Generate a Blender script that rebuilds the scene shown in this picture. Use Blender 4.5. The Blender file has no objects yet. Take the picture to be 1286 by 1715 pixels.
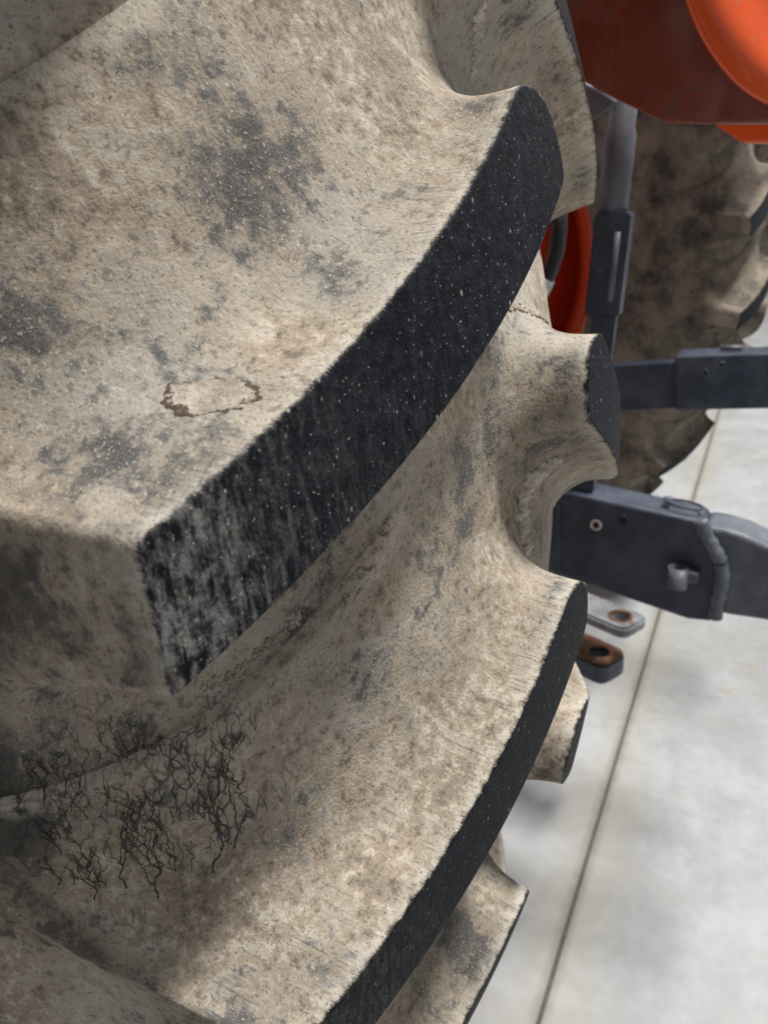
import bpy, bmesh, math, random
import numpy as np
from mathutils import Vector, Matrix, noise

S = bpy.context.scene
COL = S.collection
PI = math.pi
ZA = 0.748                      # height of the wheel axle above the floor

# ---------------------------------------------------------------- camera
CAM = np.array([-0.289, -0.8145, 0.1432])          # relative to the near wheel's centre
YAW, PITCH, ROLL, FPX = 1.0714, 0.3749, -0.059, 1311.6
def cam_axes():
    cy, sy, cp, sp = math.cos(YAW), math.sin(YAW), math.cos(PITCH), math.sin(PITCH)
    f = np.array([sy*cp, cy*cp, -sp]); r = np.array([cy, -sy, 0.0]); u = np.cross(r, f)
    cr, sr = math.cos(ROLL), math.sin(ROLL)
    return cr*r+sr*u, -sr*r+cr*u, f
AR, AU, AF = cam_axes()
cd = bpy.data.cameras.new('camera'); cam = bpy.data.objects.new('camera', cd); COL.objects.link(cam)
cam.matrix_world = Matrix(((AR[0], AU[0], -AF[0], CAM[0]), (AR[1], AU[1], -AF[1], CAM[1]),
                           (AR[2], AU[2], -AF[2], CAM[2]+ZA), (0, 0, 0, 1)))
cd.sensor_fit = 'VERTICAL'; cd.sensor_height = 24.0; cd.sensor_width = 18.0
cd.lens = 24.0*FPX/1715.0
cd.clip_start = 0.01; cd.clip_end = 200
cd.dof.use_dof = True; cd.dof.focus_distance = 0.24; cd.dof.aperture_fstop = cd.lens/1.3
S.camera = cam

# ---------------------------------------------------------------- world, lamps, exposure
w = bpy.data.worlds.new('World'); S.world = w; w.use_nodes = True
bg = w.node_tree.nodes['Background']; bg.inputs[0].default_value = (0.93, 0.96, 1.0, 1); bg.inputs[1].default_value = 0.27
def ceiling_lamp(x, y, z, sx, sy, power, tgt=None):
    l = bpy.data.lights.new('ceiling_lamp', 'AREA'); l.shape = 'RECTANGLE'; l.size = sx; l.size_y = sy
    l.energy = power; l.color = (1.0, 0.985, 0.96)
    o = bpy.data.objects.new('ceiling_lamp', l); COL.objects.link(o); o.location = (x, y, z)
    if tgt: o.rotation_euler = (Vector(tgt)-Vector((x, y, z))).to_track_quat('-Z', 'Y').to_euler()
ceiling_lamp(0.9, -2.1, 5.2, 1.3, 0.45, 350)
ceiling_lamp(4.2, -2.1, 5.2, 1.3, 0.30, 240)
ceiling_lamp(1.5, 2.8, 5.2, 1.3, 0.30, 120)
S.cycles.use_adaptive_sampling = True; S.cycles.adaptive_threshold = 0.02; S.cycles.max_bounces = 4; S.cycles.diffuse_bounces = 3; S.cycles.glossy_bounces = 2
vs = S.view_settings
vs.view_transform = 'Standard'; vs.look = 'None'; vs.exposure = 0.0; vs.gamma = 1.0; vs.use_curve_mapping = False

# ---------------------------------------------------------------- helpers
def ray(px, py): return AF + AR*(px-643)/FPX - AU*(py-857.5)/FPX
def on_x(px, py, X):
    d = ray(px, py); t = (X-CAM[0])/d[0]; p = CAM+d*t
    return Vector((p[0], p[1], p[2]+ZA))
def on_z(px, py, z):
    d = ray(px, py); t = (z-ZA-CAM[2])/d[2]; p = CAM+d*t
    return Vector((p[0], p[1], p[2]+ZA))

class N:
    """tiny node-graph writer"""
    def __init__(self, name):
        self.m = bpy.data.materials.new(name); self.m.use_nodes = True
        self.t = self.m.node_tree; self.b = self.t.nodes['Principled BSDF']; self._pos = None
    def new(self, ty, **kw):
        n = self.t.nodes.new(ty)
        for k, v in kw.items(): setattr(n, k, v)
        return n
    def put(self, sock, v):
        if isinstance(v, bpy.types.NodeSocket): self.t.links.new(v, sock)
        elif v is not None:
            if isinstance(v, tuple) and len(v) == 3 and sock.type == 'RGBA': v = (*v, 1)
            sock.default_value = v
    def pos(self):
        if self._pos is None: self._pos = self.new('ShaderNodeNewGeometry').outputs['Position']
        return self._pos
    def obj(self): return self.new('ShaderNodeTexCoord').outputs['Object']
    def attr(self, a): return self.new('ShaderNodeAttribute', attribute_name=a).outputs['Fac']
    def math(self, op, a, b=0.0, c=None, clamp=False):
        n = self.new('ShaderNodeMath', operation=op, use_clamp=clamp); self.put(n.inputs[0], a); self.put(n.inputs[1], b)
        if c is not None: self.put(n.inputs[2], c)
        return n.outputs[0]
    def add(self, a, b): return self.math('ADD', a, b)
    def mul(self, a, b): return self.math('MULTIPLY', a, b)
    def vmath(self, op, a, b): 
        n = self.new('ShaderNodeVectorMath', operation=op); self.put(n.inputs[0], a); self.put(n.inputs[1], b); return n.outputs[0]
    def dist(self, a, b):
        n = self.new('ShaderNodeVectorMath', operation='DISTANCE'); self.put(n.inputs[0], a); self.put(n.inputs[1], b); return n.outputs['Value']
    def noise(self, vec, scale, detail=4.0, rough=0.5, dist=0.0, col=False):
        n = self.new('ShaderNodeTexNoise'); self.put(n.inputs['Vector'], vec); n.inputs['Scale'].default_value = scale
        n.inputs['Detail'].default_value = detail; n.inputs['Roughness'].default_value = rough; n.inputs['Distortion'].default_value = dist
        return n.outputs['Color' if col else 'Fac']
    def voro(self, vec, scale, feature='F1', out='Distance', rnd=1.0):
        n = self.new('ShaderNodeTexVoronoi', feature=feature); self.put(n.inputs['Vector'], vec); n.inputs['Scale'].default_value = scale
        n.inputs['Randomness'].default_value = rnd
        return n.outputs[out]
    def step(self, v, a, b, to0=0.0, to1=1.0):
        n = self.new('ShaderNodeMapRange', interpolation_type='SMOOTHSTEP'); self.put(n.inputs['Value'], v)
        for s, x in (('From Min', a), ('From Max', b), ('To Min', to0), ('To Max', to1)): self.put(n.inputs[s], x)
        return n.outputs[0]
    def mix(self, f, a, b, blend='MIX'):
        n = self.new('ShaderNodeMix', data_type='RGBA', blend_type=blend, clamp_factor=True)
        self.put(n.inputs[0], f); self.put(n.inputs[6], a); self.put(n.inputs[7], b); return n.outputs[2]
    def fmix(self, f, a, b):
        n = self.new('ShaderNodeMix', data_type='FLOAT', clamp_factor=True)
        self.put(n.inputs[0], f); self.put(n.inputs[2], a); self.put(n.inputs[3], b); return n.outputs[0]
    def scale(self, v, s):
        n = self.new('ShaderNodeMapping'); self.put(n.inputs[0], v); n.inputs['Scale'].default_value = s; return n.outputs[0]
    def xyz(self, x, y, z=0.0):
        n = self.new('ShaderNodeCombineXYZ'); self.put(n.inputs[0], x); self.put(n.inputs[1], y); self.put(n.inputs[2], z); return n.outputs[0]
    def sep(self, v):
        n = self.new('ShaderNodeSeparateXYZ'); self.put(n.inputs[0], v); return n.outputs
    def bump(self, h, dist, strength=1.0, normal=None):
        n = self.new('ShaderNodeBump'); n.inputs['Strength'].default_value = strength; n.inputs['Distance'].default_value = dist
        self.put(n.inputs['Height'], h)
        if normal is not None: self.put(n.inputs['Normal'], normal)
        return n.outputs[0]
    def out(self, col=None, rough=None, spec=None, metal=None, normal=None, coat=None):
        b = self.b
        if col is not None: self.put(b.inputs['Base Color'], col)
        if rough is not None: self.put(b.inputs['Roughness'], rough)
        if spec is not None: self.put(b.inputs['Specular IOR Level'], spec)
        if metal is not None: self.put(b.inputs['Metallic'], metal)
        if coat is not None: self.put(b.inputs['Coat Weight'], coat); b.inputs['Coat Roughness'].default_value = 0.08
        if normal is not None: self.put(b.inputs['Normal'], normal)
        return self.m

# ---------------------------------------------------------------- materials
def mat_tyre():
    g = N('muddy_rubber'); P = g.pos()
    ed, lt = g.attr('edge_distance'), g.attr('along')
    nb = g.noise(P, 12, 2, .5)
    wn = g.noise(P, 60, 2, .6, col=True)
    warp = g.vmath('ADD', P, g.vmath('MULTIPLY', g.vmath('SUBTRACT', wn, (.5, .5, .5)), (.016, .016, .016)))
    nm = g.noise(warp, 40, 6, .72)
    nf = g.noise(P, 230, 4, .70)
    ng = g.noise(P, 950, 1, .6)
    nx = g.noise(g.vmath('ADD', warp, (7.3, 2.2, 5.1)), 17, 3, .55)
    # mud: brown where thin, tan, pale where dusty
    k = g.add(g.add(g.mul(nm, .55), g.mul(nf, .50)), g.mul(nb, .35))
    col = g.mix(g.step(k, .52, .78), (.225, .184, .142), (.415, .346, .266))
    col = g.mix(g.step(g.add(nf, g.mul(nm, .7)), .84, 1.04), col, (.56, .50, .42))
    col = g.mix(g.mul(g.step(nb, .50, .66), .50), col, (.36, .35, .325))
    # thin film and bare rubber patches
    sm = g.add(g.add(g.mul(nm, .62), g.mul(nf, .42)), g.mul(nx, .60))
    film = g.mul(g.step(sm, .78, .96), .50)
    show = g.mul(g.step(sm, .842, .965), g.step(ng, .30, .56, .62, 1.0))
    slate = g.mix(nf, (.022, .026, .033), (.070, .073, .078))
    col = g.mix(film, col, (.150, .140, .126))
    col = g.mix(g.mul(show, .82), col, slate)
    # outer shoulder faces are rubbed bare in places
    sx = g.step(g.sep(P)[0], -.186, -.191); bare = g.mul(sx, g.step(g.add(g.add(g.mul(nx, .6), g.mul(nm, .6)), g.mul(nf, .3)), .70, .80))
    col = g.mix(g.mul(bare, .72), col, g.mix(nf, (.020, .020, .021), (.070, .066, .060)))
    # crumbly flecks
    fl = g.step(g.add(nf, g.mul(nm, .35)), .60, .51)
    col = g.mix(g.mul(fl, .40), col, (.085, .072, .060))
    # brushed streaks running off the lug edge
    st = g.noise(g.xyz(g.mul(lt, 190.), g.mul(ed, 30.), nb), 1.0, 4, .62)
    near = g.mul(g.step(ed, .060, .012), g.step(ed, .0, .004))
    col = g.mix(g.mul(g.mul(g.step(st, .53, .66), near), g.mul(g.step(nm, .44, .60), .62)), col, (.075, .074, .073))
    # pale fringe next to the worn edge
    fr = g.mul(g.step(g.add(ed, g.mul(g.add(st, -.5), .012)), .008, .0005), g.step(nf, .34, .6, .30, 1.0))
    col = g.mix(g.mul(fr, .62), col, (.56, .515, .44))
    ldg = g.mul(g.attr('ledge'), g.step(nf, .36, .56))
    col = g.mix(g.mul(ldg, .9), col, (.52, .465, .385))
    # grit
    gz = g.step(nx, .38, .62, .25, 1.0)
    grain = g.mul(g.mul(g.step(ng, .62, .71), gz), g.math('SUBTRACT', 1.0, bare)); pit = g.step(ng, .37, .29)
    col = g.mix(g.mul(grain, .50), col, (.62, .55, .45))
    col = g.mix(g.mul(pit, .55), col, (.075, .062, .052))
    # run-off channels where water washed the mud of one void (own shape, fixed place)
    RC = (-.170, -.678, ZA-.008)
    rw = g.vmath('ADD', P, g.vmath('MULTIPLY', g.vmath('SUBTRACT', wn, (.5, .5, .5)), (.007, .007, .005)))
    v_b = g.voro(g.scale(rw, (330, 330, 120)), 1.0, 'DISTANCE_TO_EDGE')
    rd = g.add(g.dist(P, RC), g.mul(g.add(nm, -.5), .07))
    run = g.mul(g.mul(g.step(v_b, .11, .02), g.step(nm, .46, .58)), g.mul(g.step(rd, .056, .030), .80))
    # a few hairline cracks elsewhere
    ck = g.mul(g.step(g.voro(rw, 62, 'DISTANCE_TO_EDGE'), .022, .006), g.mul(g.step(nx, .60, .66), .45))
    crack = g.math('MAXIMUM', g.mul(run, .88), ck)
    col = g.mix(crack, col, (.030, .030, .031))
    # worn black crown
    hair = g.noise(g.xyz(g.mul(lt, 620.), g.mul(ed, 110.), 0.0), 1.0, 2, .6)
    jag = g.add(g.mul(g.add(hair, -.5), .0048), g.mul(g.add(nf, -.5), .0040))
    crown = g.step(g.add(ed, jag), .0015, -.0003)
    sc = g.noise(g.scale(P, (560, 560, 120)), 1.0, 3, .65)          # scratches along the rolling direction
    blk = g.mix(g.step(nf, .38, .66), (.0055, .0066, .0098), (.014, .0165, .0225))
    outer = g.step(g.add(lt, g.mul(g.add(nx, -.5), .7)), .50, 1.10)
    blk = g.mix(g.mul(g.step(nm, .45, .75), .20), blk, (.030, .032, .036))
    blk = g.mix(g.mul(g.step(g.add(g.mul(sc, .75), g.mul(ng, .25)), .40, .74), g.add(.04, g.mul(outer, .74))), blk, (.155, .146, .128))
    tip = g.step(g.add(lt, g.mul(g.add(nm, -.5), .35)), .84, 1.0)
    blk = g.mix(g.mul(g.step(g.add(g.mul(nf, .7), g.mul(sc, .4)), .48, .66), g.mul(tip, .45)), blk, (.33, .32, .305))
    v2 = g.new('ShaderNodeTexVoronoi'); g.put(v2.inputs['Vector'], g.scale(P, (1, 1, .62))); v2.inputs['Scale'].default_value = 430
    c2 = g.sep(v2.outputs['Color'])
    spk = g.mul(g.step(v2.outputs['Distance'], g.add(.06, g.mul(g.math('POWER', c2[1], 3.0), .30)), .04), g.step(c2[0], .72, .78))
    spk = g.mul(spk, g.step(g.add(nx, g.mul(nm, .4)), .60, .76, .25, 1.0))
    spk = g.math('MAXIMUM', spk, g.mul(g.step(ng, .70, .76), .6))
    blk = g.mix(g.mul(spk, .75), blk, (.50, .475, .42))
    col = g.mix(crown, col, blk)
    rough = g.fmix(crown, .94, g.add(.50, g.mul(nf, .30)))
    h = g.add(g.mul(nf, 1.3), g.mul(ng, .35))
    n1 = g.bump(h, .0010, .48)
    return g.out(col, rough, g.fmix(crown, .15, .09), normal=n1)

def mat_steel_paint(name, base=(.026, .036, .058), hi=(.052, .066, .096), rust=.0):
    g = N(name); P = g.pos()
    n1 = g.noise(P, 28, 5, .6); n2 = g.noise(P, 240, 5, .6)
    col = g.mix(g.step(n1, .35, .7), base, hi)
    col = g.mix(g.mul(g.step(g.add(n2, g.mul(n1, .4)), .80, .92), .5), col, (.18, .15, .12))
    if rust:
        rn = g.noise(g.vmath('ADD', P, (4, 1, 2)), 55, 7, .68)
        col = g.mix(g.step(rn, .62-rust*.5, .70-rust*.4), col, g.mix(n2, (.06, .022, .010), (.20, .075, .028)))
    return g.out(col, g.add(.30, g.mul(n2, .30)), .45, normal=g.bump(g.add(g.mul(n2, .4), n1), .0015, .5))

def mat_rust(name):
    g = N(name); P = g.pos()
    n1 = g.noise(P, 70, 8, .7); n2 = g.noise(P, 420, 5, .6)
    col = g.mix(g.step(n1, .35, .65), (.050, .027, .018), (.145, .072, .040))
    col = g.mix(g.mul(g.step(n2, .6, .72), .5), col, (.30, .17, .10))
    return g.out(col, .85, .2, normal=g.bump(g.add(n1, g.mul(n2, .5)), .002, .7))

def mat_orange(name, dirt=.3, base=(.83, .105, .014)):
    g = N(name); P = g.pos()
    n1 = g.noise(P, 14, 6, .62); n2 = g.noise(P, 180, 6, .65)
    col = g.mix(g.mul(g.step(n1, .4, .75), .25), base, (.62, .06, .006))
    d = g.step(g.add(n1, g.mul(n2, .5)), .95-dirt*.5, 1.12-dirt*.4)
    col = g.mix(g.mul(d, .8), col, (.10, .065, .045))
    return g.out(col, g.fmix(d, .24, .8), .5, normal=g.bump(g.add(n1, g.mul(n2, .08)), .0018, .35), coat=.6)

def mat_floor():
    g = N('sealed_concrete'); P = g.pos()
    n0 = g.noise(P, 1.1, 5, .6); n1 = g.noise(P, 6.5, 7, .62); n2 = g.noise(P, 45, 6, .62); n3 = g.noise(P, 260, 3, .6)
    col = g.mix(g.step(g.add(g.mul(n1, .7), g.mul(n2, .3)), .36, .66), (.285, .289, .290), (.385, .392, .398))
    col = g.mix(g.mul(g.step(n0, .46, .70), .35), col, (.285, .272, .245))
    col = g.mix(g.mul(g.step(g.noise(g.vmath('ADD', P, (5, 8, 0)), 17, 4, .6), .62, .74), .40), col, (.32, .30, .27))
    sw = g.noise(g.scale(P, (9, 60, 1)), 1.0, 4, .6, .4)
    col = g.mix(g.mul(g.step(sw, .58, .72), .20), col, (.33, .315, .29))
    # yellowish sealer stain along the joint
    jd = g.attr('joint_distance')
    s = g.step(g.add(jd, g.mul(g.add(n1, -.5), .12)), .075, .004)
    col = g.mix(g.mul(s, .42), col, (.33, .305, .225))
    col = g.mix(g.mul(g.step(g.add(jd, g.mul(g.add(n2, -.5), .012)), .017, .001), .62), col, (.17, .155, .125))
    v = g.new('ShaderNodeTexVoronoi'); g.put(v.inputs['Vector'], g.vmath('ADD', P, g.vmath('MULTIPLY', g.noise(P, 60, 2, .5, col=True), (.02, .02, 0)))); v.inputs['Scale'].default_value = 9
    c = g.sep(v.outputs['Color'])
    spot = g.mul(g.step(v.outputs['Distance'], .15, .07), g.step(c[0], .76, .79))
    col = g.mix(g.mul(spot, .55), col, (.30, .27, .20))
    return g.out(col, g.add(.30, g.mul(n2, .25)), .42, normal=g.bump(g.add(n2, g.mul(n3, .5)), .0006, .35))

def mat_plain(name, c, rough=.6, metal=0.0):
    g = N(name); P = g.pos(); n = g.noise(P, 150, 5, .6)
    return g.out(g.mix(g.step(n, .3, .75), c, tuple(min(1, x*1.6+.01) for x in c)), rough, .4, metal, g.bump(n, .001, .4))

def mat_mud():
    g = N('dried_mud'); P = g.pos(); n1 = g.noise(P, 120, 8, .7); n2 = g.noise(P, 600, 5, .7)
    col = g.mix(g.step(n1, .36, .62), (.34, .285, .225), (.54, .48, .41))
    col = g.mix(g.mul(g.step(n2, .60, .70), .5), col, (.66, .60, .52))
    col = g.mix(g.mul(g.step(n2, .40, .30), .6), col, (.10, .07, .05))
    rim = g.attr('rim'); col = g.mix(g.mul(g.step(g.add(rim, g.add(g.mul(g.add(n1, -.5), 1.3), g.mul(g.add(n2, -.5), .8))), .70, .84), .92), col, (.085, .058, .040))
    return g.out(col, .95, .15, normal=g.bump(g.add(n1, g.mul(n2, .6)), .0016, .9))
def mat_mud_dark():
    g = N('damp_brown_mud'); P = g.pos(); n1 = g.noise(P, 160, 8, .7); n2 = g.noise(P, 700, 4, .7)
    col = g.mix(g.step(n1, .36, .64), (.060, .038, .024), (.17, .115, .075))
    return g.out(col, .9, .2, normal=g.bump(g.add(n1, g.mul(n2, .6)), .0016, .9))

M = dict(tyre=mat_tyre(), steel=mat_steel_paint('dark_grey_painted_steel'),
         steel_light=mat_steel_paint('worn_grey_painted_steel', (.085, .095, .115), (.15, .165, .19)),
         steel_rusty=mat_steel_paint('grey_steel_with_rust', (.13, .14, .15), (.23, .24, .25), .12),
         rust=mat_rust('rust'), orange=mat_orange('orange_paint', .08), orange_dirty_shaded=mat_orange('shaded_dirty_orange_paint', .42, (.17, .024, .008)), rim=mat_orange('shaded_rim_paint', .25, (.50, .045, .008)),  # dirty side panel and rims: base colours darkened to paint in their shade
         floor=mat_floor(), hose=mat_plain('black_hose_rubber', (.012, .012, .014), .5), zinc=mat_plain('zinc_fitting', (.35, .36, .37), .4, .7),
         gap=mat_plain('joint_filler', (.075, .068, .056), .9), hole=mat_plain('dark_bore', (.01, .01, .011), .8),
         pale_mud=mat_plain('pale_dry_clay', (.40, .36, .315), .95), mud=mat_mud(), mud_dark=mat_mud_dark(), stain=mat_plain('bare_dark_rubber', (.058, .051, .044), .95), chips=mat_plain('bare_metal', (.42, .40, .37), .45, .3))

def link(name, me, mat, parent=None):
    o = bpy.data.objects.new(name, me); COL.objects.link(o)
    if mat and not me.materials: me.materials.append(mat)
    if parent: o.parent = parent
    return o
def tag(o, label=None, cat=None, group=None, kind=None):
    if label: o['label'] = label
    if cat: o['category'] = cat
    if group: o['group'] = group
    if kind: o['kind'] = kind
    return o
def from_bm(bm, name, smooth=True):
    me = bpy.data.meshes.new(name); bm.normal_update(); bm.to_mesh(me); bm.free()
    if smooth: me.shade_smooth()
    return me

# ---------------------------------------------------------------- floor
def on_joint():
    a, b = on_z(1200, 700, 0), on_z(900, 1715, 0)
    d = (a-b); d.z = 0; d.normalize(); return b, d
JB, JD = on_joint(); JN = Vector((-JD.y, JD.x, 0))
def floor_slab(side):
    bm = bmesh.new(); lay = bm.verts.layers.float.new('joint_distance')
    us = [-14, -6, -3, -1.5, -.8, -.4, 0, .4, .8, 1.2, 1.6, 2, 2.5, 3, 3.6, 4.5, 6, 9, 14]
    vsn = [.0022, .004, .01, .03, .06, .1, .2, .4, .8, 1.6, 3, 6, 12]
    rows = []
    random.seed(5+side)
    for u in us:
        row = []
        for v in vsn:
            p = JB+JD*u+JN*(side*v); x = bm.verts.new((p.x, p.y, 0)); x[lay] = v; row.append(x)
        p = JB+JD*u+JN*(side*.0016); x = bm.verts.new((p.x, p.y, -.004)); x[lay] = 0; row.insert(0, x)
        row[1].co += JN*(side*random.uniform(-.0006, .0012))
        rows.append(row)
    for a, b in zip(rows, rows[1:]):
        for i in range(len(a)-1):
            f = (a[i], b[i], b[i+1], a[i+1])
            bm.faces.new(f if side < 0 else f[::-1])
    return from_bm(bm, 'floor_slab', False)
fl = link('floor', floor_slab(1), M['floor']); tag(fl, 'pale sealed concrete floor slab', kind='structure')
fl2 = link('floor', floor_slab(-1), M['floor']); tag(fl2, 'pale sealed concrete floor slab', kind='structure')
bm = bmesh.new()
q = [JB+JD*u+JN*v+Vector((0, 0, -.0035)) for u, v in ((-14, -.003), (14, -.003), (14, .003), (-14, .003))]
bm.faces.new([bm.verts.new(p) for p in q])
jo = link('floor_joint', from_bm(bm, 'floor_joint', False), M['gap']); tag(jo, kind='structure')

# ---------------------------------------------------------------- tractor and its tyres
tractor = bpy.data.objects.new('tractor', None); COL.objects.link(tractor)
tag(tractor, 'orange tractor with muddy worn rear tyre lugs and grey steel hitch linkage', 'tractor')

RT, CROWN, STEP, PHASE, NL = 0.75, 0.9956, 2*PI/27, 0.1141, 27
LUG = dict(nu=(-.0304, .1763), nl=(.0015, .1495), su=(-.1919, .0908), sl=(-.1928, .0555), bu=.0279, bl=.0212)
PROF = np.array([(0, .716), (.05, .7155), (.09, .709), (.12, .700), (.145, .689), (.165, .675), (.182, .656), (.196, .631),
                 (.208, .60), (.214, .56), (.211, .52), (.200, .48), (.186, .45), (.176, .432), (.170, .418)])
def spline(pts, n):
    t = np.linspace(0, len(pts)-1, n); out = []
    for s in t:
        i = min(int(s), len(pts)-2); f = s-i
        p0, p1, p2, p3 = pts[max(i-1, 0)], pts[i], pts[i+1], pts[min(i+2, len(pts)-1)]
        out.append(.5*((2*p1)+(-p0+p2)*f+(2*p0-5*p1+4*p2-p3)*f*f+(-p0+3*p1-3*p2+p3)*f**3))
    return np.array(out)
PF = spline(PROF, 90)
_i = np.argmax(PF[:, 0])
def rfloor(x):
    return np.interp(np.abs(x), PF[:_i+1, 0], PF[:_i+1, 1])
def rtop(x): return RT-CROWN*x*x

def gsm(a, sig):            # circular gaussian smoothing of samples
    n = len(a); k = int(sig*4)+1; idx = np.arange(-k, k+1); wt = np.exp(-.5*(idx/sig)**2); wt /= wt.sum()
    out = np.zeros_like(a)
    for i, ww in zip(idx, wt): out += ww*np.roll(a, -i, axis=0)
    return out

NOSE = -.30
REACH = np.array([.089, .005, .046, .052])       # upper flank, shoulder end, lower flank, nose
BZ = np.array([[(.03, .32), (.06, .05)], [(.30, .72), (.75, .45)], [(.07, .50), (.25, .0)], [(.03, .36), (.08, .0)]])

def lug_mesh(name, side, step, nr, seed, rough=True, cut=0.0, reach=.075, lip=.0040):
    RE = REACH.copy(); RE[0] = reach
    if side < 0: RE[2] = .031
    def g(k):
        v = np.array(LUG[k]); n_ = {'su': 'nu', 'sl': 'nl'}.get(k)
        return v+(np.array(LUG[n_])-v)*cut if n_ else v
    def edge(p0, p1, b):
        t = np.linspace(0, 1, 400)[:, None]; d = p1-p0; nn = np.array([-d[1], d[0]])
        return p0+d*t+nn*b*4*t*(1-t)
    def seg(p0, p1): return p0+(p1-p0)*np.linspace(0, 1, 400)[:, None]
    parts = [edge(g('nu'), g('su'), g('bu')), seg(g('su'), g('sl')), edge(g('nl'), g('sl'), g('bl'))[::-1], edge(g('nl'), g('nu'), NOSE)]
    loop, wts = [], []
    for i, p in enumerate(parts):
        n = max(int(np.linalg.norm(np.diff(p, axis=0), axis=1).sum()/.0005), 4)
        q = p[np.linspace(0, 399, n+1).astype(int)[:-1]]
        loop.append(q); ww = np.zeros((n, 4)); ww[:, i] = 1; wts.append(ww)
    loop = np.vstack(loop); wts = np.vstack(wts)
    nosey = (loop[:, 0] > -.05)
    l1, l2 = gsm(loop, 2.2), gsm(loop, 6.0)
    bl = gsm(nosey.astype(float)[:, None], 14)
    loop = l1*(1-bl)+l2*bl; wts = gsm(wts, 2.5)*(1-bl)+gsm(wts, 6.0)*bl
    d = np.linalg.norm(np.roll(loop, -1, 0)-loop, axis=1); s = np.concatenate([[0], np.cumsum(d)]); L = s[-1]
    n = int(L/step); ss = np.linspace(0, L, n, endpoint=False)
    lp = np.vstack([loop, loop[:1]]); wp = np.vstack([wts, wts[:1]])
    o = np.stack([np.interp(ss, s, lp[:, i]) for i in (0, 1)], 1); wt = np.stack([np.interp(ss, s, wp[:, i]) for i in range(4)], 1)
    tg = np.roll(o, -1, 0)-np.roll(o, 1, 0); tg /= np.linalg.norm(tg, axis=1)[:, None]
    nrm = np.stack([-tg[:, 1], tg[:, 0]], 1)
    if ((o-o.mean(0))*nrm).sum() < 0: nrm = -nrm
    nrm = gsm(nrm, max(.0012/step, .5)); nrm /= np.linalg.norm(nrm, axis=1)[:, None]
    a, b = .5*(g('nu')+g('nl')), .5*(g('su')+g('sl')); ab = b-a
    sp = edge(g('nu'), g('su'), g('bu'))*.5+edge(g('nl'), g('sl'), g('bl'))*.5
    lo, hi = 28, 362
    def along(p): return np.clip(((p-a)@ab)/(ab@ab), 0, 1)
    ti = along(o); ci = sp[np.clip((ti*399).astype(int), lo, hi)]
    V, E, A, G = [], [], [], []
    rings = []
    def ring(xs, r, ed, led=None):
        G.extend(np.zeros(n) if led is None else led)
        k = len(V); al = xs[:, 1]/RT; x = xs[:, 0]
        for i in range(n): V.append((x[i], -r[i]*math.cos(al[i]), r[i]*math.sin(al[i])))
        E.extend(ed); A.extend(along(xs)); rings.append(range(k, k+n))
    for lam in (1.0, .8, .6, .4, .22, .10, .04):           # crown, from the spine outwards
        p = o+(ci-o)*lam; ring(p, rtop(p[:, 0]), -lam*np.linalg.norm(ci-o, axis=1))
    # flank directions taken from each side of the outline, so that the shoulder corners keep a crisp fold
    def perp(p0, p1, b, t, sign):
        d = p1-p0; nn = np.array([-d[1], d[0]]); v = d[None]+nn[None]*(b*4*(1-2*t))[:, None]
        q = np.stack([-v[:, 1], v[:, 0]], 1)*sign; return q/np.linalg.norm(q, axis=1)[:, None]
    tt = along(o); n_up = perp(g('nu'), g('su'), g('bu'), tt, -1); n_lo = perp(g('nl'), g('sl'), g('bl'), tt, 1)
    n_sh = np.tile(np.array([[-1., 0.]]), (n, 1))
    shw = np.clip((tt-.6)/.2, 0, 1)[:, None]; w2 = np.clip(2*wt, 0, 1)
    D = wt@RE; Bp = np.einsum('ni,ijk->njk', wt, BZ)
    rt = rtop(o[:, 0])
    ring(o, rt-.0002, np.zeros(n))
    fade = np.clip((tt-.06)/.22, 0, 1)
    path = np.zeros(n); prev = np.stack([np.zeros(n), np.zeros(n)], 1)
    for j in range(1, nr+2):
        t = (min(j, nr)/nr)**1.35
        B = (3*(1-t)**2*t)*Bp[:, 0]+(3*(1-t)*t*t)*Bp[:, 1]+t**3*np.array([1, 0])+(1-t)**3*np.array([0, 1])
        p = o+nrm*(B[:, :1]*D[:, None])
        bx = [(3*(1-t)**2*t)*BZ[i, 0, 0]+(3*(1-t)*t*t)*BZ[i, 1, 0]+t**3 for i in range(4)]
        bx[0] = (3*(1-t)**2*t)*.14+(3*(1-t)*t*t)*.21+t**3
        pm = o+n_up*(w2[:, :1]*bx[0]*RE[0])+n_sh*(w2[:, 1:2]*bx[1]*REACH[1])+n_lo*(w2[:, 2:3]*bx[2]*RE[2])
        p = p*(1-shw)+pm*shw
        rf = rfloor(p[:, 0])-.0025
        r = rf+(rt-rf)*B[:, 1]+(wt[:, 0]*(lip*fade if j <= nr else -.002)-(.0 if j <= nr else .001))*t**4
        if j > nr: p = p+n_up*(wt[:, :1]*.0007)
        cur = np.stack([B[:, 0]*D, rt-r], 1); path = path+np.linalg.norm(cur-prev, axis=1); prev = cur
        if rough:
            al = p[:, 1]/RT
            for i in range(n):
                q = Vector((p[i, 0]*38+seed*3.1, r[i]*38, p[i, 1]*38))
                nz = noise.noise(q)*.0011+noise.noise(q*3.3)*.0004
                r[i] += nz*min(1, path[i]/.012)*(1-max(0, (t-.8)/.2)*.6)
        ring(p, r, path.copy(), wt[:, 0]*fade*(1.0 if j >= nr else 0.0))
    F = []
    for ra, rb in zip(rings, rings[1:]):
        for i in range(n):
            j = (i+1) % n; F.append((ra[i], rb[i], rb[j], ra[j]))
    if side > 0: V = [(-x, y, z) for x, y, z in V]
    me = bpy.data.meshes.new(name); me.from_pydata(V, [], F)
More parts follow.
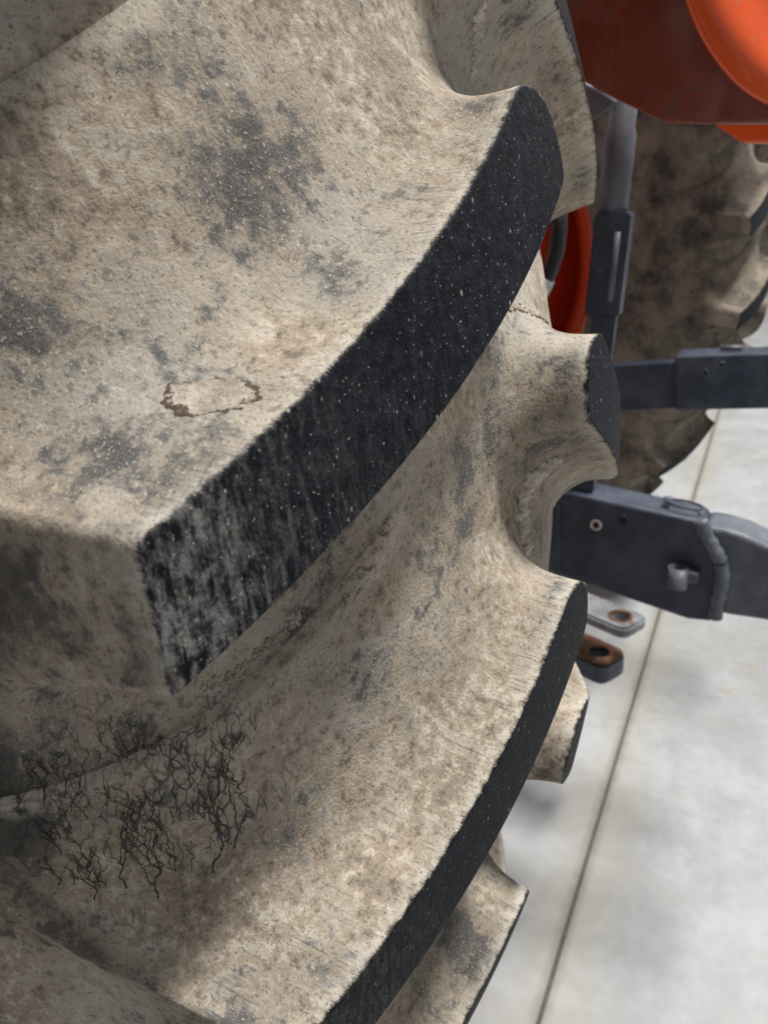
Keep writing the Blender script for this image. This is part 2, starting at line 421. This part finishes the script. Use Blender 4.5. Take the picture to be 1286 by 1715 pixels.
    for nm_, arr in (('edge_distance', E), ('along', A), ('ledge', G)):
        at = me.attributes.new(nm_, 'FLOAT', 'POINT'); at.data.foreach_set('value', np.array(arr, dtype=np.float32))
    bm = bmesh.new(); bm.from_mesh(me); bmesh.ops.remove_doubles(bm, verts=bm.verts[:], dist=1e-5)
    bmesh.ops.recalc_face_normals(bm, faces=bm.faces[:]); bm.to_mesh(me); bm.free(); me.shade_smooth()
    # crown must face outwards
    c = max(me.polygons, key=lambda f: f.area if False else 0)
    return me

def carcass_mesh():
    half = PF; prof = np.vstack([half[::-1]*np.array([-1, 1]), half[1:]])
    ns = 27*16; V, F = [], []
    m = len(prof)
    for k in range(ns):
        a = 2*PI*k/ns
        for x, r in prof: V.append((x, -r*math.cos(a), r*math.sin(a)))
    for k in range(ns):
        k2 = (k+1) % ns
        for i in range(m-1): F.append((k*m+i, k2*m+i, k2*m+i+1, k*m+i+1))
    me = bpy.data.meshes.new('tyre_carcass'); me.from_pydata(V, [], F)
    for nm_, val in (('edge_distance', .09), ('along', .5), ('ledge', 0.0)):
        at = me.attributes.new(nm_, 'FLOAT', 'POINT'); at.data.foreach_set('value', np.full(len(V), val, np.float32))
    bm = bmesh.new(); bm.from_mesh(me); bmesh.ops.recalc_face_normals(bm, faces=bm.faces[:]); bm.to_mesh(me); bm.free()
    me.shade_smooth(); return me

def rim_mesh():
    pr = [(-.175, .42), (-.178, .436), (-.168, .438), (-.16, .415), (-.13, .40), (-.06, .375), (.06, .375), (.13, .40), (.16, .415), (.168, .438), (.178, .436), (.175, .42), (.165, .402), (.12, .385), (.05, .36)]
    dish = [(.03, .33), (-.02, .30), (-.05, .22), (-.055, .13), (-.09, .11), (-.095, .0)]
    pts = pr+dish
    bm = bmesh.new(); ns = 96; rows = []
    for k in range(ns):
        a = 2*PI*k/ns; rows.append([bm.verts.new((x, -r*math.cos(a), r*math.sin(a))) for x, r in pts])
    for k in range(ns):
        A, B = rows[k], rows[(k+1) % ns]
        for i in range(len(pts)-1): bm.faces.new((A[i], B[i], B[i+1], A[i+1]))
    bmesh.ops.remove_doubles(bm, verts=bm.verts[:], dist=1e-5); bmesh.ops.recalc_face_normals(bm, faces=bm.faces[:])
    return from_bm(bm, 'rim')

ME_C, ME_R = carcass_mesh(), rim_mesh()
LO = {s: lug_mesh('lug_plain', s, .004, 14, 1, False) for s in (-1, 1)}
def far_mat():
    g = N('dusty_rubber'); P = g.pos(); n1 = g.noise(P, 17, 5, .65); n2 = g.noise(P, 120, 3, .65)
    col = g.mix(g.step(g.add(n1, g.mul(n2, .3)), .50, .84), (.235, .195, .15), (.066, .058, .05))
    crown = g.step(g.add(g.attr('edge_distance'), g.mul(g.add(n2, -.5), .006)), .0012, .0)
    return g.out(g.mix(crown, col, (.012, .013, .016)), .85, .2, normal=g.bump(n2, .002, .6))
M['far_tyre'] = far_mat()
ME_C2 = ME_C.copy(); LO2 = {k: v.copy() for k, v in LO.items()}
def make_tyre(x, label, near):
    mt = M['tyre' if near else 'far_tyre']
    t = link('rear_tyre', ME_C if near else ME_C2, mt, tractor); t.location = (x, 0, ZA); tag(t, label)
    link('rim', ME_R, M['rim'], t)
    for k in range(NL):
        for s in (-1, 1):
            kk = k if k < 14 else k-NL
            hi = near and -2 <= kk <= 4
            me = lug_mesh('lug_worn', s, .0016, 34, kk*7+s, True, .08 if (kk, s) == (1, -1) else 0.0, {(1, -1): .077, (0, -1): .078}.get((kk, s), .075), {(1, -1): .0082, (0, -1): .0036}.get((kk, s), .0026)) if hi else (LO if near else LO2)[s]
            o = link('lug', me, mt, t)
            # rotation about the axle: the angle falls as the lugs go down the rear of the tyre
            o.rotation_euler = (kk*STEP+(PHASE if s > 0 else 0), 0, 0)
    return t
near_tyre = make_tyre(0.0, 'near rear tyre caked in tan dried mud with black worn lug crowns', True)
far_tyre = make_tyre(1.5, 'far rear tyre, blurred and brown, beyond the hitch linkage', False)

# ---------------------------------------------------------------- hitch linkage
def extrude_poly(pts, x0, x1, bevel=.002, seg=2):
    """closed outline in (y, z), extruded from x0 to x1"""
    bm = bmesh.new()
    f = bm.faces.new([bm.verts.new((x0, p[0], p[1])) for p in pts])
    r = bmesh.ops.extrude_face_region(bm, geom=[f])
    for v in r['geom']:
        if isinstance(v, bmesh.types.BMVert): v.co.x = x1
    bmesh.ops.recalc_face_normals(bm, faces=bm.faces[:])
    if bevel: bmesh.ops.bevel(bm, geom=bm.edges[:], offset=bevel, segments=seg, affect='EDGES', profile=.5)
    return bm
def yz(pxs, X): return [(v.y, v.z) for v in (on_x(a, b, X) for a, b in pxs)]
def tube_bm(path, rad, n=16, closed=False):
    bm = bmesh.new(); rows = []; path = [Vector(p) for p in path]; m = len(path)
    rads = rad if isinstance(rad, (list, tuple)) else [rad]*m
    up = Vector((.123, .31, .94)).normalized()
    for i, p in enumerate(path):
        a = path[(i-1) % m] if closed or i else p; b = path[(i+1) % m] if closed or i < m-1 else p
        t = (b-a).normalized(); x = t.cross(up).normalized(); y = t.cross(x)
        rows.append([bm.verts.new(p+(x*math.cos(2*PI*k/n)+y*math.sin(2*PI*k/n))*rads[i]) for k in range(n)])
    rng = range(m) if closed else range(m-1)
    for i in rng:
        A, B = rows[i], rows[(i+1) % m]
        for k in range(n): bm.faces.new((A[k], A[(k+1) % n], B[(k+1) % n], B[k]))
    if not closed: bm.faces.new(rows[0][::-1]); bm.faces.new(rows[-1])
    bmesh.ops.recalc_face_normals(bm, faces=bm.faces[:])
    return bm
def ring_bm(c, ro, ri, depth, axis='x', n=28):
    """short pipe, centre c at its front face, running along +axis"""
    bm = bmesh.new(); c = Vector(c)
    e = {'x': (Vector((1, 0, 0)), Vector((0, 1, 0)), Vector((0, 0, 1))), 'z': (Vector((0, 0, 1)), Vector((1, 0, 0)), Vector((0, 1, 0)))}[axis]
    rr = []
    for r, dd in ((ri, depth), (ri, .001), (ri+.0008, 0), (ro-.001, 0), (ro, .001), (ro, depth)):
        rr.append([bm.verts.new(c+e[0]*dd+(e[1]*math.cos(2*PI*k/n)+e[2]*math.sin(2*PI*k/n))*r) for k in range(n)])
    for A, B in zip(rr, rr[1:]):
        for k in range(n): bm.faces.new((A[k], A[(k+1) % n], B[(k+1) % n], B[k]))
    bmesh.ops.recalc_face_normals(bm, faces=bm.faces[:])
    return bm
def disc_bm(c, r, axis='x', n=24):
    bm = bmesh.new(); c = Vector(c)
    e = (Vector((0, 1, 0)), Vector((0, 0, 1))) if axis == 'x' else (Vector((1, 0, 0)), Vector((0, 1, 0)))
    bm.faces.new([bm.verts.new(c+(e[0]*math.cos(2*PI*k/n)+e[1]*math.sin(2*PI*k/n))*r) for k in range(n)])
    return bm

# near lower link
X0 = .50
main = yz([(800, 812), (960, 826), (1012, 838), (1172, 874), (1198, 905), (1212, 965), (1192, 1042), (1150, 1038), (930, 962), (800, 915)], X0)
ll = link('lower_link', from_bm(extrude_poly(main, X0, X0+.048, .004, 3), 'lower_link', False), M['steel'], tractor)
tag(ll, 'near dark grey lower link plate with weld seam and pin boss')
rear = yz([(1180, 882), (1215, 888), (1250, 899), (1286, 916), (1420, 990), (1420, 1085), (1286, 1041), (1210, 1030), (1188, 1000)], X0+.006)
link('arm', from_bm(extrude_poly(rear, X0+.006, X0+.056, .005, 3), 'arm', False), M['steel_light'], ll)
cov = yz([(905, 845), (936, 848), (936, 958), (905, 950)], X0-.004)
link('cover_plate', from_bm(extrude_poly(cov, X0-.004, X0+.002, .001, 2), 'cover_plate', False), M['steel'], ll)
random.seed(3)
wp = [on_x(a, b, X0-.001) for a, b in ((1172, 872), (1180, 892), (1192, 915), (1205, 938), (1208, 960), (1205, 985), (1200, 1010), (1196, 1034))]
wpath = [wp[i].lerp(wp[i+1], t/4) for i in range(len(wp)-1) for t in range(4)]+[wp[-1]]
link('weld_bead', from_bm(tube_bm(wpath, [.0075+random.uniform(-.0010, .0010) for _ in wpath], 12), 'weld_bead'), M['steel_light'], ll)
bc = on_x(1136, 951, X0-.0105)
link('pin_boss', from_bm(ring_bm(bc, .0105, .0066, -.022, 'z'), 'pin_boss'), M['steel_light'], ll)
link('boss_tab', from_bm(extrude_poly([(bc.y-.008, bc.z-.016), (bc.y-.019, bc.z-.014), (bc.y-.020, bc.z-.003), (bc.y-.008, bc.z-.002)], bc.x-.003, bc.x+.011, .002, 2), 'boss_tab', False), M['steel_light'], ll)
c = on_x(997, 880, X0-.0015); link('bolt_hole', from_bm(ring_bm(c, .0065, .0035, .004), 'bolt_hole'), M['chips'], ll)
c = on_x(1042, 872, X0-.0012); link('bolt_hole', from_bm(ring_bm(c, .0062, .0042, .004), 'bolt_hole'), M['steel'], ll)
c = on_x(1042, 872, X0-.0004); link('bore', from_bm(disc_bm(c, .0045), 'bore'), M['hole'], ll)
c = on_x(997, 880, X0-.0004); link('bore', from_bm(disc_bm(c, .0038), 'bore'), M['hole'], ll)
# lynch pin lying on the link's top
pc = on_x(1117, 848, X0+.022)
link('linch_pin', from_bm(tube_bm([pc+Vector((0, 0, -.02)), pc+Vector((0, 0, .010)), pc+Vector((0, 0, .0105))], [.0045, .0045, .003], 14), 'linch_pin'), M['steel_light'], ll)
rp = [pc+Vector((.010*math.sin(a), -.017+.018*math.cos(a), .0045+.002*math.cos(a))) for a in np.linspace(0, 2*PI, 28)[:-1]]
link('linch_ring', from_bm(tube_bm(rp, .0013, 8, True), 'linch_ring'), M['steel'], ll)

# far telescopic lower link
X1 = 1.05
fb = link('telescopic_link', from_bm(extrude_poly(yz([(800, 625), (1135, 606), (1135, 684), (800, 700)], X1), X1, X1+.03, .002, 2), 'telescopic_link', False), M['steel'], tractor)
tag(fb, 'far grey telescopic link bar sliding in a wider box sleeve')
link('sleeve', from_bm(extrude_poly(yz([(1130, 596), (1420, 588), (1420, 682), (1130, 688)], X1-.012), X1-.012, X1+.05, .004, 3), 'sleeve', False), M['steel'], fb)
for a, b in ((1180, 624), (1208, 611)):
    c = on_x(a, b, X1-.0135); link('bolt_hole', from_bm(ring_bm(c, .0052, .0030, .004), 'bolt_hole'), M['steel'], fb)
    c = on_x(a, b, X1-.0125); link('bore', from_bm(disc_bm(c, .0032), 'bore'), M['hole'], fb)
sp_ = on_x(1222, 584, X1+.015)
link('sleeve_pin', from_bm(tube_bm([sp_+Vector((0, .014, .001)), sp_+Vector((0, -.018, .002))], .004, 12), 'sleeve_pin'), M['steel_light'], fb)

# lift rod
XR = .52
a, b = on_x(1050, 120, XR), on_x(1022, 372, XR)
m1, m2 = a.lerp(b, .36), a.lerp(b, .40)
rod = link('lift_rod', from_bm(tube_bm([a+(a-b)*.3, m1, m2, b+(b-a)*.1], [.0125, .0125, .0145, .0145], 28), 'lift_rod'), M['steel_light'], tractor)
tag(rod, 'grey lift rod tube standing in a square box section')
def box_between(p, q, hw, bevel=.002):
    t = (q-p).normalized(); x = t.cross(Vector((AF[0], AF[1], 0)).normalized()).normalized(); x = Matrix.Rotation(math.radians(24), 3, t) @ x; y = t.cross(x)
    bm = bmesh.new(); rows = []
    for pt in (p, q): rows.append([bm.verts.new(pt+x*sx*hw+y*sy*hw) for sx, sy in ((-1, -1), (1, -1), (1, 1), (-1, 1))])
    bm.faces.new(rows[0][::-1]); bm.faces.new(rows[1])
    for k in range(4): bm.faces.new((rows[0][k], rows[0][(k+1) % 4], rows[1][(k+1) % 4], rows[1][k]))
    bmesh.ops.recalc_face_normals(bm, faces=bm.faces[:])
    bmesh.ops.bevel(bm, geom=bm.edges[:], offset=bevel, segments=2, affect='EDGES'); return bm
p, q = on_x(1030, 355, XR), on_x(1010, 527, XR)
link('box_section', from_bm(box_between(p, q, .0165), 'box_section', False), M['steel'], rod)
p2, q2 = on_x(1014, 520, XR), on_x(975, 830, XR)
link('lower_fork', from_bm(box_between(p2, q2, .0115), 'lower_fork', False), M['steel'], rod)
lw = p.lerp(q, .25)-Vector(AF)*.0185; lw2 = p.lerp(q, .92)-Vector(AF)*.0185
link('slot_lip', from_bm(tube_bm([lw, lw.lerp(lw2, .5), lw2], .0035, 10), 'slot_lip'), M['steel_light'], rod)

# drawbar clevis: two flat bars with a bolt hole
def plate_with_hole(cx, cy, z, wdt, length, thick, hole, ang):
    bm = bmesh.new(); n = 32; top, bot = [], []
    out = []
    for k in range(n):
        a = 2*PI*k/n; cxs, sns = math.cos(a), math.sin(a)
        m = max(abs(cxs), abs(sns))
        se = (cxs**4+sns**4)**.25
        out.append((cxs/se*.5*wdt, sns/se*.5*wdt) if sns <= 0 else (cxs/m*.5*wdt, length if abs(sns) > .72 else sns/m*.5*wdt))   # round rear end, long bar forwards
    def lvl(zz, pts): return [bm.verts.new((x, y, zz)) for x, y in pts]
    ho = [(math.cos(2*PI*k/n)*hole, math.sin(2*PI*k/n)*hole) for k in range(n)]
    oT, hT, oB, hB = lvl(0, out), lvl(0, ho), lvl(-thick, out), lvl(-thick, ho)
    for k in range(n):
        j = (k+1) % n
        bm.faces.new((hT[k], oT[k], oT[j], hT[j])); bm.faces.new((hB[k], hB[j], oB[j], oB[k]))
        bm.faces.new((oT[k], oB[k], oB[j], oT[j])); bm.faces.new((hT[k], hT[j], hB[j], hB[k]))
    M_ = Matrix.Translation((cx, cy, z)) @ Matrix.Rotation(ang, 4, 'Z')
    bmesh.ops.transform(bm, matrix=M_, verts=bm.verts[:])
    bmesh.ops.recalc_face_normals(bm, faces=bm.faces[:])
    bmesh.ops.bevel(bm, geom=[e for e in bm.edges if e.is_boundary is False and e.calc_face_angle(0) > .9], offset=.003, segments=2, affect='EDGES')
    return bm
h1 = on_z(1038, 1032, .355); h2 = on_z(1003, 1094, .285)
db = link('drawbar_clevis', from_bm(plate_with_hole(h1.x, h1.y, .355, .056, .30, .016, .013, -.42), 'upper_plate', False), M['steel_rusty'], tractor)
tag(db, 'two stacked grey drawbar plates with rusty bolt holes')
link('hole_rim', from_bm(ring_bm((h1.x, h1.y, .3556), .0165, .0132, -.004, 'z'), 'hole_rim'), M['rust'], db)
link('lower_plate', from_bm(plate_with_hole(h2.x, h2.y, .285, .058, .30, .030, .014, -.42), 'lower_plate', False), M['steel'], db)
link('rusty_face', from_bm(plate_with_hole(h2.x, h2.y, .2875, .055, .28, .003, .0145, -.42), 'rusty_face', False), M['rust'], db)

# hydraulic hose in front of the far rim
hp = [on_x(935, 330, .62), on_x(936, 380, .62), on_x(932, 420, .62), on_x(920, 455, .62), on_x(908, 480, .62)]
ho = link('hydraulic_hose', from_bm(tube_bm(hp, .009, 14), 'hydraulic_hose'), M['hose'], tractor)
link('hose_fitting', from_bm(tube_bm([hp[-1]+Vector((0, -.004, .010)), on_x(905, 482, .62), on_x(893, 512, .62), on_x(890, 530, .62)], [.011, .012, .010, .008], 12), 'hose_fitting'), M['zinc'], ho)

# orange bodywork
XF = .40
side = yz([(800, -260), (880, 60), (995, 148), (1110, 205), (1196, 208), (1420, 206), (1420, -260)], XF)
fd = link('fender', from_bm(extrude_poly(side, XF, XF+.012, .003, 2), 'fender', False), M['orange_dirty_shaded'], tractor)
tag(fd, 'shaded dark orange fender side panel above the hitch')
def lobe_bm():
    X = XF-.03; rim_ = [(1120, -120), (1150, 0), (1172, 55), (1200, 100), (1235, 140), (1275, 168), (1330, 185), (1420, 190)]
    bm = bmesh.new(); A, B, C_ = [], [], []
    for a, b in rim_:
        A.append(bm.verts.new(on_x(a-3, b+2, X+.004))); B.append(bm.verts.new(on_x(a, b, X)))
    rws = [A, B]
    for k_, dx_ in ((14, -.003), (32, -.003), (55, .003), (82, .015), (115, .034), (160, .066), (230, .12)):
        rws.append([bm.verts.new(on_x(a+k_, b-k_, X+dx_)) for a, b in rim_])
    back = [bm.verts.new(on_x(a, b, X+.03)) for a, b in rim_]
    rws.insert(0, back)
    for r0, r1 in zip(rws, rws[1:]):
        for i in range(len(rim_)-1): bm.faces.new((r0[i], r0[i+1], r1[i+1], r1[i]))
    bmesh.ops.recalc_face_normals(bm, faces=bm.faces[:])
    bmesh.ops.subdivide_edges(bm, edges=bm.edges[:], cuts=2, use_grid_fill=True, smooth=.6)
    return bm
link('fender_corner', from_bm(lobe_bm(), 'fender_corner'), M['orange'], fd)
link('fender_lip', from_bm(extrude_poly(yz([(1180, 190), (1196, 208), (1242, 240), (1420, 240), (1420, 190)], .60), .60, .62, .003, 2), 'fender_lip', False), M['orange'], fd)
link('bracket', from_bm(extrude_poly(yz([(940, 120), (1000, 148), (1034, 170), (1000, 196), (940, 215)], .50), .50, .51, .002, 2), 'bracket', False), M['steel_light'], fd)

def arch_bm(x0, x1, r, a0, a1, thick=.006):
    bm = bmesh.new(); n = 40; rows = []
    for i in range(n+1):
        a = math.radians(a0+(a1-a0)*i/n)
        rows.append([bm.verts.new((x, -rr*math.cos(a), ZA+rr*math.sin(a))) for x, rr in ((x0, r-.02), (x0+.006, r), (x1, r), (x1, r+thick), (x0, r+thick))])
    for A, B in zip(rows, rows[1:]):
        for k in range(5): bm.faces.new((A[k], A[(k+1) % 5], B[(k+1) % 5], B[k]))
    bm.faces.new(rows[0]); bm.faces.new(rows[-1][::-1])
    bmesh.ops.recalc_face_normals(bm, faces=bm.faces[:]); return bm
link('mudguard', from_bm(arch_bm(.10, .41, .83, 27, 115), 'mudguard', False), M['orange'], fd)
link('mudguard', from_bm(arch_bm(1.08, 1.42, .83, 22, 115), 'mudguard', False), M['orange'], fd)

# ---------------------------------------------------------------- mud stuck to the near tyre
from mathutils.bvhtree import BVHTree
def tyre_bvh():
    V, F = [], []
    for o in [near_tyre]+[c_ for c_ in near_tyre.children if c_.data.name.startswith('lug_worn')]:
        R_ = Matrix.Rotation(o.rotation_euler.x, 4, 'X') if o is not near_tyre else Matrix.Identity(4)
        mw = Matrix.Translation((0, 0, ZA)) @ R_; k0 = len(V)
        V += [mw @ v.co for v in o.data.vertices]; F += [tuple(k0+i for i in f.vertices) for f in o.data.polygons]
    return BVHTree.FromPolygons(V, F)
BVH = tyre_bvh()
def drop(p, n):
    """the point of the tyre surface under p, seen along -n"""
    n = Vector(n).normalized(); h = BVH.ray_cast(Vector(p)+n*.02, -n, .05)
    return h[0] if h[0] is not None else Vector(p)
def mud_patch(name, c, nrm, along, rx, ry, h, mat, seed, label, hollow=0.0, n=64, m=14):
    """an uneven crust lying on the rubber, centre c, surface normal nrm"""
    c, z = Vector(c), Vector(nrm).normalized(); x = Vector(along); x = (x-z*x.dot(z)).normalized(); y = z.cross(x)
    bm = bmesh.new(); rows = []; lay = bm.verts.layers.float.new('rim')
    for j in range(m+1):
        f = j/m; row = []
        for k in range(n):
            a = 2*PI*k/n; e = 1+.34*noise.noise((math.cos(a)*1.7+seed, math.sin(a)*1.7, seed*.7))+.16*noise.noise((math.cos(a)*5+seed, math.sin(a)*5, 3.0))
            u, v = math.cos(a)*rx*f*e, math.sin(a)*ry*f*e
            pr = (1-f**4)*(1-hollow*(1-f*f)) if f < 1 else -.4
            hh = h*pr*(1+.55*noise.noise((u*420+seed, v*420, 0))+.4*noise.noise((u*1100, v*1100, seed)))
            vv = bm.verts.new(drop(c+x*u+y*v, z)+z*(hh-.0003)); vv[lay] = f if hollow else 0.0; row.append(vv)
        rows.append(row)
    for A, B in zip(rows, rows[1:]):
        for k in range(n): bm.faces.new((A[k], B[k], B[(k+1) % n], A[(k+1) % n]))
    bmesh.ops.remove_doubles(bm, verts=bm.verts[:], dist=1e-6); bmesh.ops.recalc_face_normals(bm, faces=bm.faces[:])
    return tag(link(name, from_bm(bm, name), mat), label, 'mud')

right = Vector(AR)
mud_patch('mud_scab', (-.158, -.7016, .856), (-.56, -.46, .69), right, .0120, .0068, .0009, M['mud'], 4.2,
          'pale oval mud scab with dark brown rim on flank of biggest lug', hollow=.55, n=110, m=22)
mud_patch('mud_spot', (-.1444, -.7138, .8583), (-.48, -.39, .79), right, .0046, .0030, .0005, M['mud'], 9.1,
          'small brown mud spot just right of the pale oval scab', hollow=.4, n=60)
def mud_strip(name, pts, nrm, rad, mat, seed, label, n=14, steps=70):
    pts = np.array(pts, float); z = Vector(nrm).normalized(); path = np.array([drop(p, z)+z*.0008 for p in spline(pts, steps)]); bm = bmesh.new(); rows = []
    for i, p in enumerate(path):
        a, b = path[max(i-1, 0)], path[min(i+1, steps-1)]; t = Vector(b-a).normalized(); y = t.cross(z).normalized()
        f = i/(steps-1); e = rad*(.35+.65*math.sin(PI*min(max(f, .03), .97))**.5)
        row = []
        for k in range(n):
            an = 2*PI*k/n; w_ = 1+.6*noise.noise((i*.16+seed, math.cos(an)*1.2, math.sin(an)*1.2))+.5*noise.noise((i*.4+seed, math.cos(an)*2.5, math.sin(an)*2.5))
            row.append(bm.verts.new(Vector(p)+y*math.cos(an)*e*w_*1.25+z*math.sin(an)*e*w_*.75))
        rows.append(row)
    for A, B in zip(rows, rows[1:]):
        for k in range(n): bm.faces.new((A[k], A[(k+1) % n], B[(k+1) % n], B[k]))
    bm.faces.new(rows[0][::-1]); bm.faces.new(rows[-1]); bmesh.ops.recalc_face_normals(bm, faces=bm.faces[:])
    return tag(link(name, from_bm(bm, name), mat), label, 'mud')
def crumbs(name, path, spread, count, size, mat, seed, label, nrm=(-.4, -.9, .1)):
    """loose crumbs of dried mud scattered along a line, too many to count"""
    rng = random.Random(seed); path = spline(np.array(path, float), 60); bm = bmesh.new()
    for _ in range(count):
        i = rng.randrange(58); p = Vector(path[i]).lerp(Vector(path[i+1]), rng.random())
        p += Vector((rng.gauss(0, spread), rng.gauss(0, spread*.35), rng.gauss(0, spread)))
        p = drop(p, nrm); r = size*rng.uniform(.35, 1.0)**1.5
        res = bmesh.ops.create_icosphere(bm, subdivisions=1, radius=r, matrix=Matrix.Translation(p))
        for v in res['verts']: v.co = p+(v.co-p)*rng.uniform(.65, 1.2)
    return tag(link(name, from_bm(bm, name), mat), label, 'mud', kind='stuff')
mud_strip('mud_clod', [(.0250, -.7300, .7868), (.0200, -.7250, .7838), (.0145, -.7205, .7780), (.0114, -.7183, .7680), (.0110, -.7185, .7580), (.0132, -.7190, .7500), (.0180, -.7190, .7420)],
          (-.6, -.8, .1), .0034, M['pale_mud'], 2.0, 'crumbly pale mud strip caught in the groove under the far lug nose', n=20, steps=150)
crumbs('mud_crust', [(.0120, -.7100, .8510), (.0188, -.7109, .8497), (.0273, -.7131, .8474), (.0358, -.7169, .8438), (.0400, -.7190, .8420)],
       .0010, 200, .0014, M['mud'], 5, 'flaky mud crust along the top of the far lug nose', (-.1, -.7, .7))
crumbs('mud_flakes', [(.0205, -.6993, .9560), (.0208, -.6966, .9500), (.0245, -.6946, .9430), (.0262, -.6927, .9350)],
       .0011, 160, .0016, M['pale_mud'], 7, 'pale mud flakes behind the topmost lug nose')
crumbs('mud_crumbs', [(-.130, -.7022, .7835), (-.1365, -.7002, .7805), (-.1420, -.6984, .7772), (-.1470, -.6960, .7745), (-.1540, -.6925, .7720), (-.1585, -.6895, .7712)],
       .0009, 260, .0011, M['mud'], 11, 'thin pale line of mud crumbs in the void below the biggest lug')

# dark branching run-off marks washed into the mud of the void above the lower lug
def runoff():
    rng = random.Random(21); d = Vector((.70, .714, 0)); u_ = Vector((.714, -.70, 0)); up = Vector((0, 0, 1))
    C0 = Vector((-.170, -.680, ZA)); bm = bmesh.new()
    def ribbon(pts, w0, w1):
        m = len(pts); prev = None
        ws = [(w0+(w1-w0)*i/max(m-1, 1))*rng.uniform(.55, 1.35) for i in range(m)]
        for i, (a, b) in enumerate(pts):
            a2, b2 = pts[min(i+1, m-1)]; a1, b1 = pts[max(i-1, 0)]; t = Vector((a2-a1, b2-b1)); t = t.normalized() if t.length else Vector((0, 1))
            nx_, ny_ = -t.y, t.x; row = []
            for sgn in (-1, 0, 1):
                q = C0+u_*(a+nx_*sgn*ws[i]*.5)+up*(b+ny_*sgn*ws[i]*.5)
                row.append(bm.verts.new(drop(q, -d)-d*(.00012 if sgn else .00030)))
            if prev:
                for k in (0, 1): bm.faces.new((prev[k], prev[k+1], row[k+1], row[k]))
            prev = row
    def grow(a, b, ang, length, w, depth):
        pts = [(a, b)]; n = max(int(length/.0005), 3); wob = rng.uniform(0, 99); cut = None
        for i in range(n):
            ang += rng.gauss(0, .22)-.16*ang
            aa = ang+1.25*noise.noise((i*.38+wob, depth*3.1, wob))
            a += math.sin(aa)*.0005; b += math.cos(aa)*.0005; pts.append((a, b))
            if depth < 3 and rng.random() < (.070 if depth < 2 else .04):
                grow(a, b, ang+rng.choice((-1, 1))*rng.uniform(.25, .7), length*(1-i/n)*rng.uniform(.3, .8)+.0015, w*rng.uniform(.5, .85), depth+1)
            if rng.random() < .035 and len(pts) > 4:        # washed out for a bit
                ribbon(pts, w, w*.5); w *= .85; pts = [(a, b)]
        if len(pts) > 2: ribbon(pts, w, w*.3)
    roots = [(.007, -.034, .040, .00065), (.014, -.029, .036, .00055), (-.009, -.037, .038, .00055), (.020, -.018, .026, .00045), (-.017, -.032, .032, .0005), (-.026, -.034, .030, .0005)]
    for k in range(60):
        roots.append((rng.uniform(-.036, .024), rng.uniform(-.032, .010), rng.uniform(.005, .016), rng.uniform(.00020, .00042)))
    for a, b, L, w in roots: grow(a, b, rng.uniform(-.3, .2), L, w, 0)
    me = from_bm(bm, 'runoff_marks')
    return tag(link('runoff_marks', me, M['stain']), 'dark branching run-off marks washed into the mud above the lower lug', 'mud', kind='stuff')
runoff()
